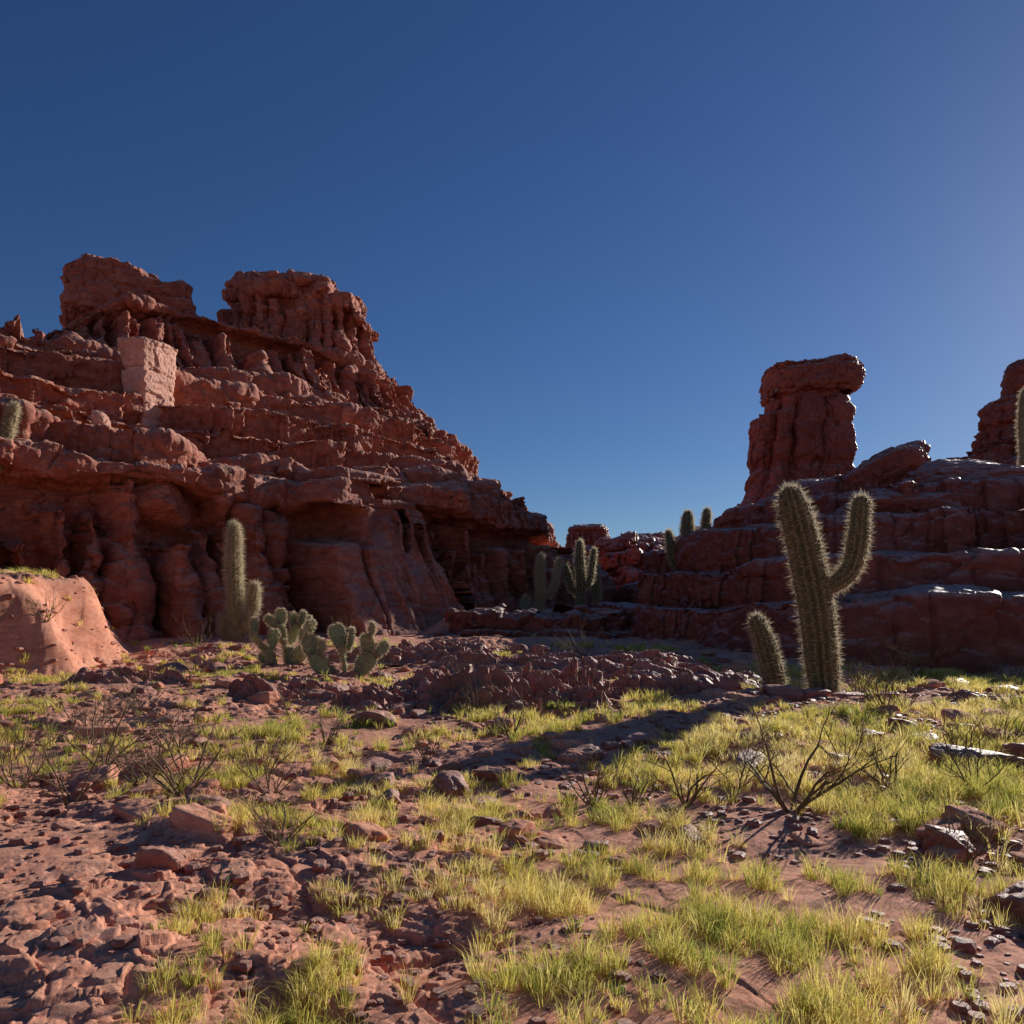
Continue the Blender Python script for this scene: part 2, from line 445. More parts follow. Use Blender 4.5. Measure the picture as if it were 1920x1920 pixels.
def build_hoodoo():
    S = 82/42.; base = np.array([29.7, 82., 9.1])
    def tr(me, l):
        v = np.empty(len(me.vertices)*3, np.float32); me.vertices.foreach_get('co', v)
        me.vertices.foreach_set('co', v*S); me.update()
        return tuple(base+(np.array(l)-np.array([15.2, 42, 5.5]))*S)
    o = outline((14.75, 42), (15.85, 42), kx=1.0, ky=.9, nexp=3.4, R=1.8, n=560, back=.5)
    L = [cliff(3.5, 5.8, 3.4, 2.5, .2),
         cliff(5.8, 12.7, 2.05, 1.72, .10, flute=.65, fw=1.9, bulge=.15, top=(1.1, 1.2), lip=0, cw=.95),
         cliff(12.7, 13.3, 1.25, 1.2, .03)]
    def mod(r, z, o):
        x = o['Cx'][None]+o['Nx'][None]*r
        # flares into a shoulder down its western side
        r = r+np.clip(-o['Nx'][None], 0, 1)*1.5*sst(8.4, 5.0, z)
        r = r*(1-.36*sst(14.5, 13.4, x)*sst(11.9, 12.1, z))
        r = r*(1-.12*sst(15.5, 17.0, x)*sst(12.1, 12.5, z))
        r = r*(1-.08*sst(.5, .0, np.abs(z-9.3)))
        return r, z
    me, l = loft('rock_pillar', o, L, M_HILL, 7.7, .04, .12, .12, .04, .2, zvar=.1, fpv=.5, modify=mod, loc=(15.2, 42, 5.5), zs=.8, scale=.7)
    loc = tr(me, l)
    p = add_obj('rock_pillar', me, loc, label='tall red rock pillar carrying a balanced cap stone', category='rock pillar')
    o = outline((14.7, 42), (16.65, 42), kx=.95, ky=1.1, nexp=3.0, R=1.4, n=420, back=.5)
    L = [cliff(13.05, 13.25, 1.15, 1.42, .03), cliff(13.25, 14.45, 1.5, 1.45, .06, bulge=.15), cliff(14.45, 14.7, 1.35, 1.1, .06)]
    def mod2(r, z, o):
        x = o['Cx'][None]+o['Nx'][None]*r
        return r, z+.08*(x-15.7)
    me, l = loft('cap_stone', o, L, M_HILL, 9.2, .04, .12, .11, .04, .12, zvar=.1, fpv=.5, modify=mod2, scale=.7)
    loc = tr(me, l)
    add_obj('cap_stone', me, loc, p, label='flat rounded red cap stone')
build_hoodoo()

# ------------------------------------------------------------------ far formations
def far_rock(name, cl, cr, R, layers, mat, seed, label, n=500, kx=1., zv=.4, dz=.15, sc=1.6, parent=None, nexp=2.3, big=.7, med=.4, small=.12, **kw):
    o = outline(cl, cr, kx=kx, nexp=nexp, R=R, n=n, back=.15)
    me, l = loft(name, o, layers, mat, seed, dz, big, med, small, .5, zvar=zv, scale=sc)
    return add_obj(name, me, l, parent, label=label, **kw)

far_rock('rocky_hill', (31.0, 84), (52, 84), 10,
    [cliff(0, 3.6, 15, 14, .5)]+slope_layers([(13.4, 3.6), (12.0, 5.6), (9.8, 8.4), (6.2, 12.6), (4.8, 13.9)], 1.8, 31, .8),
    M_HILL, 4.7, 'steep dark red slope carrying a rock pillar', n=700, dz=.11, sc=1.7, big=.5, med=.26, small=.07, kind='structure')
r1 = far_rock('butte', (44.5, 66), (58, 66), 14,
    [cliff(2, 5, 16, 15, .6)]+slope_layers([(15, 5), (12, 10), (9.3, 13.2), (5.5, 15.3), (3, 16.)], 1.6, 4, .9),
    M_HILL, 3.9, 'dark red stepped butte with a narrow fluted tower', n=760, kx=.95, dz=.1, sc=1.4, big=.6, med=.3, small=.08, category='rock formation')
far_rock('rock_tower', (42.9, 66), (43.9, 66), 3.8,
    [cliff(10, 14.0, 5.2, 4.6, .3), cliff(14.0, 17.2, 4.1, 3.9, .3, flute=.7, fw=1.2), cliff(17.2, 18.9, 3.5, 3.0, .3, flute=.4, fw=1.2)],
    M_HILL, 3.2, 'fluted rock tower', n=420, dz=.09, sc=1., big=.3, med=.2, small=.06, parent=r1)
far_rock('summit_block', (43.2, 66), (44.2, 66), 2.0,
    [cliff(17.8, 19.5, 1.4, 1.6, .1), cliff(19.5, 22.4, 1.8, 1.7, .2, bulge=.3)], M_HILL, 5.1, 'rounded block on top of the tower', n=240, parent=r1, dz=.08, big=.2, med=.15, small=.05, sc=1.)
far_rock('hill', (13.5, 90), (40, 90), 9,
    [cliff(.5, 3.6, 11, 10.4, .9), cliff(3.6, 5.4, 9.4, 9.2, .9)]+slope_layers([(8.2, 5.4), (5, 7.8), (2.5, 9.4)], 1.4, 21, 1.0), M_HILL, 5.8, 'rocky red rise closing the valley', n=520, dz=.12, sc=1.3, big=.8, kind='structure')
far_rock('hill', (26, 118), (80, 118), 20,
    [cliff(1, 4.5, 20, 18, .8)]+slope_layers([(18, 4.5), (12, 8.4), (7, 10.6), (3, 12.0)], 1.4, 9, 1.6), M_HILL, 8.8, 'distant red rocky ridge', kind='structure')
far_rock('hill', (6, 150), (30, 150), 20,
    [cliff(1, 6, 20, 18, 1.)]+slope_layers([(17, 6), (10, 10.8), (5, 13.4)], 1.6, 19, 1.6), M_ROCK, 1.8, 'distant red rocky ridge beneath small mesas', kind='structure')
far_rock('mesa', (12.8, 147), (15.2, 147), 2.6,
    [cliff(9.5, 12, 3.6, 3.1, .3), cliff(12, 16.6, 2.6, 2.5, .15, flute=.4, fw=.9), cliff(16.6, 17.4, 2.5, 2.3, .2)], M_HILL, 2.9, 'small flat-topped mesa block on a ridge', n=260, big=.2, med=.2, small=.08, sc=1., zv=.15, category='rock formation', group='small distant mesas')
far_rock('mesa', (23.5, 146), (27.0, 146), 2.0,
    [cliff(9.5, 12.5, 2.4, 2.1, .3), cliff(12.5, 15.8, 1.8, 1.7, .2)], M_HILL, 3.4, 'low flat-topped mesa block on a ridge', n=220, big=.2, med=.2, small=.08, sc=1., zv=.15, category='rock formation', group='small distant mesas')

# ------------------------------------------------------------------ outcrops
def outcrop(c, rx, ry, z0, z1, seed, label, mat=None, n=360, jag=.36):
    """low mound of tilted, broken slabs (height grid over an elliptical plan)"""
    ang = np.linspace(0, 2*math.pi, n, endpoint=False)[None]
    rad = np.linspace(1.12, 0.0, int(n*.42))[:, None]
    h = z1-z0
    wob = 1+.30*pn(np.cos(ang)*1.6+seed, np.sin(ang)*1.6, seed)+.12*pn(np.cos(ang)*4, np.sin(ang)*4+seed, 2.)
    X = c[0]+rx*rad*wob*np.cos(ang); Y = c[1]+ry*rad*wob*np.sin(ang)
    s = max(.3, .26*ry)
    prof = h*sst(1.1, .6, rad)*(.55+.6*fbm(X, Y*1.4, 0*X, 1.1*ry, 3, seed))
    pl = facets(X*.6, Y*1.6, 0*X, 1.2*s*1.6, seed, 2.0, .25, True)
    pl2 = facets(X*.7, Y*1.5, 0*X, .42*s*1.6, seed+2, 2.4, .25, True)
    pl3 = facets(X, Y, 0*X, .14, seed+3, 2.0, .2, True)
    env = sst(1.1, .85, rad)
    Z = z0+prof+env*(jag*h*pl+.5*jag*h*pl2)+env*.03*pl3
    P = np.stack([X, Y, Z], -1)
    loc = np.array([c[0], c[1], z0])
    me = mesh_from_arrays('rock_outcrop', P.reshape(-1, 3)-loc, grid_faces(P.shape[0], n, True), True, [mat or M_SLAB])
    return add_obj('rock_outcrop', me, tuple(loc), label=label, category='rock outcrop', group='low rock outcrops')
outcrop((-.5, 13.8), 2.6, 1.4, -.12, .62, 1.3, 'low broken red outcrop among grass tufts', n=900, jag=.5)
outcrop((1.6, 15.2), 1.8, .9, -.10, .50, 4.7, 'jagged low red slabs with grass between', n=700, jag=.5)
outcrop((3.2, 18.8), 2.8, 2.2, -.1, .70, 2.6, 'sunlit pale flaky slab outcrop', n=900, jag=.32)
outcrop((-4.4, 15.0), 1.3, .9, -.12, .36, 3.1, 'small crumbly red mound', n=500, jag=.45)
outcrop((9.3, 14.4), 1.9, .8, -.10, .16, 5.2, 'low pale flaky slab', n=500)
outcrop((-2.6, 25.5), 3.2, 1.8, .1, .70, 6.2, 'low red ridge of crumbly rock', n=500, jag=.45)
outcrop((.8, 23.4), 2.8, 1.6, -.0, .50, 7.2, 'low red ridge of crumbly rock', n=500, jag=.45)
outcrop((-8.6, 17.5), 1.5, .9, -.08, .38, 8.2, 'small crumbly red mound', n=460, jag=.45)
def shelf(c, rx, ry, z0, z1, seed, label, mat, n):
    k = rx/ry; h = z1-z0
    o = outline((c[0]-rx*.3, c[1]), (c[0]+rx*.3, c[1]), kx=k*.7, nexp=2.1, R=ry, n=n, back=.5)
    L = slope_layers([(ry*1.08, z0), (ry*.92, z0+h*.35), (ry*.6, z0+h*.75), (ry*.25, z1)], h*.42, int(seed*10), ry*.16, .4)
    me, l = loft('rock_outcrop', o, L, mat, seed, .05, .22*h, .13*h**.5, .028, .05*h, zvar=.3*h, fpv=.8/ry, scale=max(.35, .36*ry), zs=1.2, blocky=.3)
    add_obj('rock_outcrop', me, l, label=label, category='rock outcrop', group='low rock outcrops')
shelf((1.2, 35.2), 5.0, 1.8, .2, 1.6, 4.4, 'long dark red rock shelf', M_HILL, 700)
shelf((3.2, 60.0), 4.6, 4.0, .5, 5.4, 9.2, 'heap of angular fallen red rock', M_ROCK, 420)

# ------------------------------------------------------------------ boulders
def boulder_grid(seed, nu, nv, nplanes, rough, box=True, ex=22):
    rs = np.random.RandomState(seed)
    th = np.linspace(0, 2*math.pi, nu, endpoint=False); ph = np.linspace(-math.pi/2+.01, math.pi/2-.01, nv)
    D = np.stack([np.cos(ph)[:, None]*np.cos(th)[None], np.cos(ph)[:, None]*np.sin(th)[None], np.sin(ph)[:, None]*np.ones(nu)[None]], -1)
    N = rs.normal(size=(nplanes, 3)); N /= np.linalg.norm(N, axis=1)[:, None]
    d = .75+.3*rs.rand(nplanes)
    if box:
        N = np.vstack([N, [[0, 0, 1], [0, 0, -1], [1, .1, 0], [-1, .1, 0], [0, 1, .1], [0, -1, .1]]])
        d = np.concatenate([d, .75+.2*rs.rand(6)])
    q = np.maximum(D@N.T, 1e-3)/d
    r = np.minimum(1/((q**ex).sum(-1)**(1/ex)), 1.35)
    if rough:
        r = r+rough*fbm(D[..., 0], D[..., 1], D[..., 2], .5, 4, seed*1.3)+rough*.9*facets(D[..., 0], D[..., 1], D[..., 2]*1.4, .35, seed*.7, 1.3, .2)
    return D*r[..., None]
def boulder_mesh(name, sx, sy, sz, seed, mat, nu=60, nv=40, nplanes=16, rough=.05, tilt=0., box=True, ex=22):
    P = boulder_grid(seed, nu, nv, nplanes, rough, box, ex)*np.array([sx, sy, sz])
    if tilt:
        c, s = math.cos(tilt), math.sin(tilt)
        P = np.stack([P[..., 0]*c-P[..., 2]*s, P[..., 1], P[..., 0]*s+P[..., 2]*c], -1)
    return mesh_from_arrays(name, P.reshape(-1, 3), grid_faces(nv, nu, True), True, [mat])

def big_boulder(x, y, z, sx, sy, sz, seed, tilt, label, mat=M_HILL, rz=0):
    me = boulder_mesh('boulder', sx, sy, sz, seed, mat, 300, 170, 22, .08, tilt, False, 11)
    ob = add_obj('boulder', me, (x, y, z), label=label, category='boulder'); ob.rotation_euler[2] = rz
big_boulder(18.4, 39.0, 8.2, 2.4, 1.7, 1.7, 5, .38, 'slanted angular red boulder beside the pillar')
big_boulder(20.8, 35.3, 6.7, 4.2, 2.0, 1.6, 8, -.06, 'long flat dark red boulder on the hillside')
big_boulder(15.8, 33.8, 5.6, 2.8, 1.7, 1.3, 11, .1, 'low red boulder on the hillside')
big_boulder(24.6, 34.0, 6.4, 2.6, 1.6, 1.4, 12, .1, 'lumpy red boulder on the hillside')
big_boulder(-15.4, 34.0, 6.4, 1.5, 1.2, 1.0, 14, .1, 'rounded red boulder wedged under a ledge', M_ROCK)
big_boulder(-17.6, 34.1, 9.7, .4, .4, .65, 15, .2, 'small pale pointed boulder on a ledge', M_PALE)

rock_meshes = [boulder_mesh('rock', 1, .85, .45+.25*(i % 3)/2, 30+i, M_SLAB if i % 2 else M_GND, 44, 26, 8, .10) for i in range(12)]
def put_rock(x, y, s, mi, sc3, rot, label):
    ob = bpy.data.objects.new('rock', rock_meshes[mi])
    bpy.context.scene.collection.objects.link(ob)
    ob.location = (x, y, hf(x, y)+s*.12); ob.scale = sc3; ob.rotation_euler = rot
    ob['label'] = label; ob['category'] = 'rock'; ob['group'] = 'loose stones on the ground'
for (x, y, s, mi) in ((5.75, 15.35, .42, 1), (5.2, 15.2, .36, 5), (6.35, 15.25, .33, 3), (4.6, 15.4, .30, 7), (6.9, 15.5, .26, 9)):
    put_rock(x, y, s, mi, (s*1.25, s, s*.8), (0, 0, x*3.), 'dark angular stone at the foot of a cactus')
placed = 0
rr = np.random.RandomState(77)
while placed < 285:
    d = 4.0+rr.rand()**1.2*24; a = math.radians(-36+72*rr.rand())
    x, y = d*math.sin(a), d*math.cos(a)
    clump = float(pn(np.array([x*.35]), np.array([y*.35]), np.array([21.]))[0])
    if clump < -.1+.35*rr.rand()-.1: continue
    if y > 20.5 and x > 8: continue
    if math.hypot(x-5.9, y-15.9) < 1.2: continue
    s = .06+.15*rr.rand()**2.2+.006*d
    if rr.rand() < .08: s *= 1.7
    put_rock(x, y, s, rr.randint(12), (s*(.8+.6*rr.rand()), s, s*(.6+.5*rr.rand())), (rr.normal()*.15, rr.normal()*.15, rr.rand()*6.28),
             'loose reddish stone lying on the desert soil')
    placed += 1

def build_gravel():
    rs = np.random.RandomState(19)
    base = [boulder_grid(60+i, 8, 6, 6, 0).reshape(-1, 3) for i in range(8)]
    F0 = grid_faces(6, 8, True)
    n = 14000
    r = 2.8+rs.rand(n)*26; a = np.radians(-38+76*rs.rand(n)); x = r*np.sin(a); y = r*np.cos(a)
    k = (pn(x*.5, y*.5, 51.)+.5*pn(x*1.7, y*1.7, 5.)) > rs.rand(n)*.5-.3
    k &= ~((y > 20.5) & (x > 8))
    x, y, r = x[k], y[k], r[k]; n = len(x); z = Hfine(x, y)
    s = (.010+.035*rs.rand(n)**2.5)*(1+.07*r)
    V = np.empty((n, 48, 3), np.float32); kind = rs.randint(8, size=n)
    th = rs.rand(n)*6.28
    for i in range(8):
        m = kind == i
        b = base[i][None]*np.stack([s[m]*1.2, s[m], s[m]*(.35+.4*rs.rand(m.sum()))], -1)[:, None]
        c, q = np.cos(th[m])[:, None], np.sin(th[m])[:, None]
        V[m, :, 0] = b[..., 0]*c-b[..., 1]*q+x[m][:, None]; V[m, :, 1] = b[..., 0]*q+b[..., 1]*c+y[m][:, None]
        V[m, :, 2] = b[..., 2]+z[m][:, None]+.1*s[m][:, None]
    F = (F0[None]+(np.arange(n)*48)[:, None, None]).reshape(-1, 4)
    me = mesh_from_arrays('gravel', V.reshape(-1, 3), F, False, [M_SLAB])
    add_obj('gravel', me, (0, 0, 0), kind='stuff', label='angular red gravel strewn over the soil')
build_gravel()

# ------------------------------------------------------------------ cacti
def tube(path, rad, ribs, depth, seg_len, nper=6, seed=0):
    pts = [Vector(p) for p in path]; n = len(pts)
    ext = [pts[0]*2-pts[1]]+pts+[pts[-1]*2-pts[-2]]
    C = []; R = []
    for i in range(n-1):
        p0, p1, p2, p3 = ext[i:i+4]
        L = (p2-p1).length; m = max(3, int(L/seg_len))
        for j in range(m):
            t = j/m
            C.append(.5*((2*p1)+(-p0+p2)*t+(2*p0-5*p1+4*p2-p3)*t*t+(-p0+3*p1-3*p2+p3)*t**3))
            R.append(rad[i]*(1-t)+rad[i+1]*t)
    C.append(pts[-1]); R.append(rad[-1])
    C = np.array(C); R = np.array(R)
    T = np.gradient(C, axis=0); T /= np.linalg.norm(T, axis=1)[:, None]
    r_end = R[-1]; td = T[-1]
    for a in np.linspace(.15, 1, 8)*math.pi/2:
        C = np.vstack([C, (np.array(pts[-1])+td*r_end*1.1*math.sin(a))[None]])
        R = np.append(R, max(r_end*math.cos(a), .002)); T = np.vstack([T, td[None]])
    ref = np.array([0, 1, 0.])
    U = np.cross(T, ref); U /= np.linalg.norm(U, axis=1)[:, None]; W = np.cross(T, U)
    na = ribs*nper; th = np.arange(na)/na*2*math.pi
    ridge = np.abs(np.cos(th*ribs/2))**.8
    rr_ = R[:, None]*(1-depth+depth*ridge[None])
    s = np.arange(len(R))[:, None]
    rr_ = rr_*(1+.07*pn(s*.06+seed, 0.*s, 3.)+.03*pn(s*.3, th[None]*ribs/3, seed+1.))
    P = C[:, None]+(-U[:, None]*np.cos(th)[None, :, None]+W[:, None]*np.sin(th)[None, :, None])*rr_[..., None]
    return P, T, th

def cactus_part(name, path, rad, ribs, mat, loc, parent, seed, spine_len=.07, spine_w=.004, areole=.055, nsp=8, label=None, depth=.28):
    P, T, th = tube(path, rad, ribs, depth, .035, 6, seed)
    nr, nc = P.shape[:2]
    N = grid_normals(P, True)
    F = grid_faces(nr, nc, True)
    cen = P.mean(1, keepdims=True)
    if ((P-cen)*N).sum() < 0: F = F[:, ::-1]; N = -N
    V = [P.reshape(-1, 3)]
    rs = np.random.RandomState(seed+9)
    step = max(1, int(areole/.035))
    cols = (np.arange(ribs)*6) % nc
    ii = np.arange(1, nr-1, step)
    base = P[ii][:, cols].reshape(-1, 3); bn = N[ii][:, cols].reshape(-1, 3)
    base = np.repeat(base, nsp, 0); bn = np.repeat(bn, nsp, 0)
    d = bn*(.6+.5*rs.rand(len(bn), 1))+rs.normal(size=bn.shape)*.6
    d /= np.linalg.norm(d, axis=1)[:, None]
    sl = spine_len*(.4+1.3*rs.rand(len(bn), 1)**1.5)
    side = np.cross(d, rs.normal(size=d.shape)); side /= np.linalg.norm(side, axis=1)[:, None]
    a = base-side*spine_w-bn*.004; b = base+side*spine_w-bn*.004; c = base+d*sl
    S = np.stack([a, b, c], 1).reshape(-1, 3)
    SF = np.arange(len(S)).reshape(-1, 3)+nr*nc
    V.append(S)
    V = np.vstack(V)-np.array(loc)
    me = mesh_from_arrays(name, V, [F, SF], True, [mat, M_SPINE], np.concatenate([np.zeros(len(F)), np.ones(len(SF))]))
    ob = add_obj(name, me, loc, parent)
    if label: ob['label'] = label
    return ob

def cactus(x, y, z, label, parts, mat, ribs=13, group=None, **kw):
    e = bpy.data.objects.new('cactus', None); bpy.context.scene.collection.objects.link(e)
    e.location = (x, y, z); e.empty_display_size = .3
    e['label'] = label; e['category'] = 'cactus'
    if group: e['group'] = group
    for i, (nm, path, rad) in enumerate(parts):
        pa = [(x+p[0], y+p[1], z+p[2]) for p in path]
        rb = ribs if nm == 'trunk' else max(8, ribs-3)
        cactus_part(nm, pa, rad, rb, mat, pa[0], e, abs(int(x*7+i*13)) % 97+3, **kw)
    return e

zb = hf(6.3, 15.9)
cactus(6.25, 15.9, zb-.05, 'large olive green columnar cactus with one raised arm',
       [('trunk', [(0, 0, 0), (-.06, 0, .7), (-.16, 0, 1.7), (-.34, 0, 2.7), (-.58, 0, 3.7), (-.66, 0, 4.0)], [.27, .31, .33, .33, .30, .25]),
        ('arm', [(-.25, 0, 2.20), (.12, -.03, 2.30), (.46, -.05, 2.58), (.62, -.05, 3.10), (.70, -.05, 3.90)], [.12, .16, .19, .195, .165])],
       M_CACT, 14, spine_len=.12, spine_w=.0050, nsp=9, areole=.08)
zb = hf(5.25, 16.1)
cactus(5.35, 16.1, zb-.05, 'short leaning columnar cactus beside the large one',
       [('trunk', [(0, 0, 0), (-.08, 0, .45), (-.22, 0, 1.0), (-.38, 0, 1.48)], [.18, .215, .21, .17])], M_CACT, 12, spine_len=.11, spine_w=.0050, nsp=9, areole=.08)
zb = hf(-10.4, 30.)
cactus(-10.4, 30, zb-.1, 'pale columnar cactus with short side arms',
       [('trunk', [(0, 0, 0), (-.02, 0, 1.5), (-.08, 0, 3.0), (-.05, 0, 4.2)], [.24, .27, .25, .19]),
        ('arm', [(.2, 0, .5), (.5, -.05, .75), (.66, -.05, 1.3), (.72, -.05, 2.0)], [.15, .18, .19, .15]),
        ('arm', [(-.2, 0, .2), (-.42, 0, .35), (-.48, 0, .85)], [.14, .18, .14])],
       M_CACTG, 12, spine_len=.18, spine_w=.011, nsp=12, areole=.07)
def far_cactus(x, y, z, h, arms, label, mat=M_CACT, r=.33, lean=0., nsp=7):
    parts = [('trunk', [(0, 0, 0), (lean*.3+.04, 0, h*.4), (lean*.7-.03, 0, h*.75), (lean, 0, h)], [r*.9, r, r, r*.75])]
    for (side, zh, out, top) in arms:
        parts.append(('arm', [(lean*.3, 0, zh), (side*out*.7, -.05, zh+.12), (side*out, -.05, zh+.6), (side*out*1.15, -.05, (zh+.6+top)/2), (side*out*1.3, -.05, top)],
                      [r*.5, r*.6, r*.7, r*.7, r*.55]))
    cactus(x, y, z, label, parts, mat, 10, group='columnar cacti on the slopes', spine_len=.17, spine_w=.015, nsp=nsp, areole=.10)
far_cactus(1.5, 44, 1.65, 3.0, [(1, .9, .85, 2.8)], 'pale columnar cactus with one raised arm', M_CACTG, .21, .1, 11)
far_cactus(.75, 44, 1.65, .7, [], 'tiny pale columnar cactus', M_CACTG, .22, 0, 11)
far_cactus(3.85, 45, 1.9, 3.6, [(-1, .9, .6, 2.3), (1, 1.2, .6, 3.2)], 'dark columnar cactus with two raised arms', M_CACT, .26, 0, 4)
far_cactus(5.1, 48, 2.0, 2.4, [(-1, .7, .4, 1.7)], 'olive columnar cactus with one arm', M_CACTG, .2, 0, 10)
far_cactus(9.6, 43.5, 2.9, 4.0, [(-1, 1.1, .8, 3.0), (1, 1.3, .8, 4.2)], 'olive columnar cactus with two arms on a rocky slope', M_CACT, .36, 0, 8)
far_cactus(-19.3, 30.0, 7.0, 2.3, [], 'pale spiny cactus standing on a butte ledge', M_CACTG, .17, .55, 12)
far_cactus(24.9, 38.5, 7.4, 4.8, [], 'slender cactus standing on a rocky hillside', M_CACTG, .34, .0, 8)

# prickly pears
def pad_grid(c, up, nrm, L, W, T):
    up = Vector(up).normalized(); nrm = Vector(nrm); nrm = (nrm-up*nrm.dot(up)).normalized(); side = up.cross(nrm)
    u = np.linspace(0, math.pi, 18)[:, None]; v = np.arange(26)[None]/26*2*math.pi
    lz = (1-np.cos(u))/2*L
    wid = W*np.sin(u)**.75*(.62+.5*(1-np.cos(u))/2)
    a = wid*np.cos(v); b = T*np.sin(u)**.6*np.sin(v)
    up, nrm, side = map(np.array, (up, nrm, side))
    bend = .12*L*(lz/L)**2
    return np.array(c)+lz[..., None]*up+a[..., None]*side+(b+bend)[..., None]*nrm
def prickly_pear(x, y, z, seed, label, plan):
    e = bpy.data.objects.new('prickly_pear', None); bpy.context.scene.collection.objects.link(e)
    e.location = (x, y, z); e['label'] = label; e['category'] = 'cactus'; e['group'] = 'prickly pear cacti'
    rs = random.Random(seed); rn = np.random.RandomState(seed)
    pads = []
    for (pi, dx, lean, L) in plan:
        yaw = rs.uniform(-1.2, 1.2)
        up = Vector((math.sin(lean), rs.uniform(-.25, .25), math.cos(lean))).normalized()
        if pi < 0: c = Vector((x+dx, y+rs.uniform(-.3, .3), z-.06))
        else:
            pc, pu, pL = pads[pi]
            c = pc+pu*pL*.9+Vector((dx*pL*.3, rs.uniform(-.05, .05), -abs(dx)*pL*.12))
        pads.append((c, up, L))
        nr = Vector((math.sin(yaw), -math.cos(yaw), rs.uniform(-.2, .3)))
        P = pad_grid(c, up, nr, L, L*.35, L*.055)
        N = grid_normals(P, True); F = grid_faces(18, 26, True)
        cen = P.mean((0, 1))
        if ((P-cen)*N).sum() < 0: F = F[:, ::-1]; N = -N
        idx = rn.randint(1, 17, 130); jd = rn.randint(0, 26, 130)
        ri = rn.randint(1, 17, 60); rj = rn.choice([0, 13, 25, 12, 14, 1], 60)
        idx = np.repeat(np.concatenate([idx, ri]), 5); jd = np.repeat(np.concatenate([jd, rj]), 5)
        b = P[idx, jd]; n_ = N[idx, jd]+rn.normal(size=(len(idx), 3))*.5
        n_ /= np.linalg.norm(n_, axis=1)[:, None]
        sd = np.cross(n_, rn.normal(size=n_.shape)); sd /= np.linalg.norm(sd, axis=1)[:, None]
        S = np.stack([b-sd*.006, b+sd*.006, b+n_*.085], 1).reshape(-1, 3)
        SF = np.arange(len(S)).reshape(-1, 3)+18*26
        V = np.vstack([P.reshape(-1, 3), S])-np.array(c)
        me = mesh_from_arrays('pad', V, [F, SF], True, [M_PAD, M_SPINE], np.concatenate([np.zeros(len(F)), np.ones(len(SF))]))
        add_obj('pad', me, c, e)
prickly_pear(-6.6, 23, hf(-6.6, 23), 4, 'branching prickly pear with flat grey green pads',
    [(-1, -.2, -.35, .7), (-1, .0, .05, .8), (-1, .3, .45, .7), (0, -.5, -.5, .55), (0, .5, .1, .55), (1, -.4, -.25, .58), (1, .5, .35, .62), (2, .3, .1, .56), (2, .6, .8, .48),
     (3, 0, -.1, .45), (5, .1, .1, .5), (6, .3, .5, .48), (7, 0, .4, .45), (-1, -.35, -.8, .55), (-1, .15, .2, .6), (5, -.6, -.7, .42), (6, -.4, -.1, .42)])
prickly_pear(-4.4, 21.0, hf(-4.4, 21.0), 9, 'wide prickly pear clump with large oval spiny pads',
    [(-1, -.4, -.55, .7), (-1, -.05, -.05, .8), (-1, .35, .55, .75), (0, -.4, -.2, .6), (0, .5, .35, .5), (1, -.2, -.3, .68), (1, .5, .3, .62), (2, -.3, .05, .6), (2, .5, .8, .5), (3, .2, .1, .48),
     (-1, .1, .9, .55), (-1, -.2, -1.0, .5), (7, .3, .4, .4)])

# ------------------------------------------------------------------ dry shrubs
def shrub_mesh(seed, h, nst, spread, thick):
    rs = random.Random(seed); V = []; F4 = []
    def seg(p, q, r0, r1):
        d = (q-p).normalized(); a = d.cross(Vector((.3, .9, .2))).normalized(); b = d.cross(a)
        base = len(V)
        for c, r in ((p, r0), (q, r1)):
            for k in range(5):
                t = k/5*6.2832; v = c+(a*math.cos(t)+b*math.sin(t))*r; V.append(tuple(v))
        for k in range(5): F4.append((base+k, base+(k+1) % 5, base+5+(k+1) % 5, base+5+k))
    def grow(p, d, L, r, lev):
        n = 4
        for i in range(n):
            d = (d+Vector((rs.uniform(-1, 1), rs.uniform(-1, 1), rs.uniform(-.5, .7)))*.28).normalized()
            q = p+d*L/n; r2 = r*.85
            seg(p, q, r, r2); p = q; r = r2
            if lev < 3 and (i > 0 or lev == 0) and rs.random() < .85:
                nd_ = (d+Vector((rs.uniform(-1, 1), rs.uniform(-1, 1), rs.uniform(-.3, .6)))*.95).normalized()
                grow(p, nd_, L*rs.uniform(.45, .7), r*.66, lev+1)
    for i in range(nst):
        a = i/nst*6.28+rs.uniform(-.4, .4)
        grow(Vector((math.cos(a)*.02, math.sin(a)*.02, -.03)), Vector((math.cos(a)*spread, math.sin(a)*spread, 1)).normalized(), h*rs.uniform(.6, .85), thick, 0)
    return mesh_from_arrays('dry_shrub', np.array(V), np.array(F4), True, [M_TWIG])
shrubs = [shrub_mesh(1, .8, 5, .8, .018), shrub_mesh(2, .65, 6, .8, .013), shrub_mesh(3, .6, 5, .7, .015), shrub_mesh(4, .85, 5, .6, .010), shrub_mesh(6, .55, 7, .9, .009)]
def shrub(x, y, v, s, rz, label):
    ob = bpy.data.objects.new('dry_shrub', shrubs[v]); bpy.context.scene.collection.objects.link(ob)
    ob.location = (x, y, hf(x, y)-.01); ob.scale = (s, s, s); ob.rotation_euler[2] = rz
    ob['label'] = label; ob['category'] = 'shrub'; ob['group'] = 'bare thorny desert shrubs'
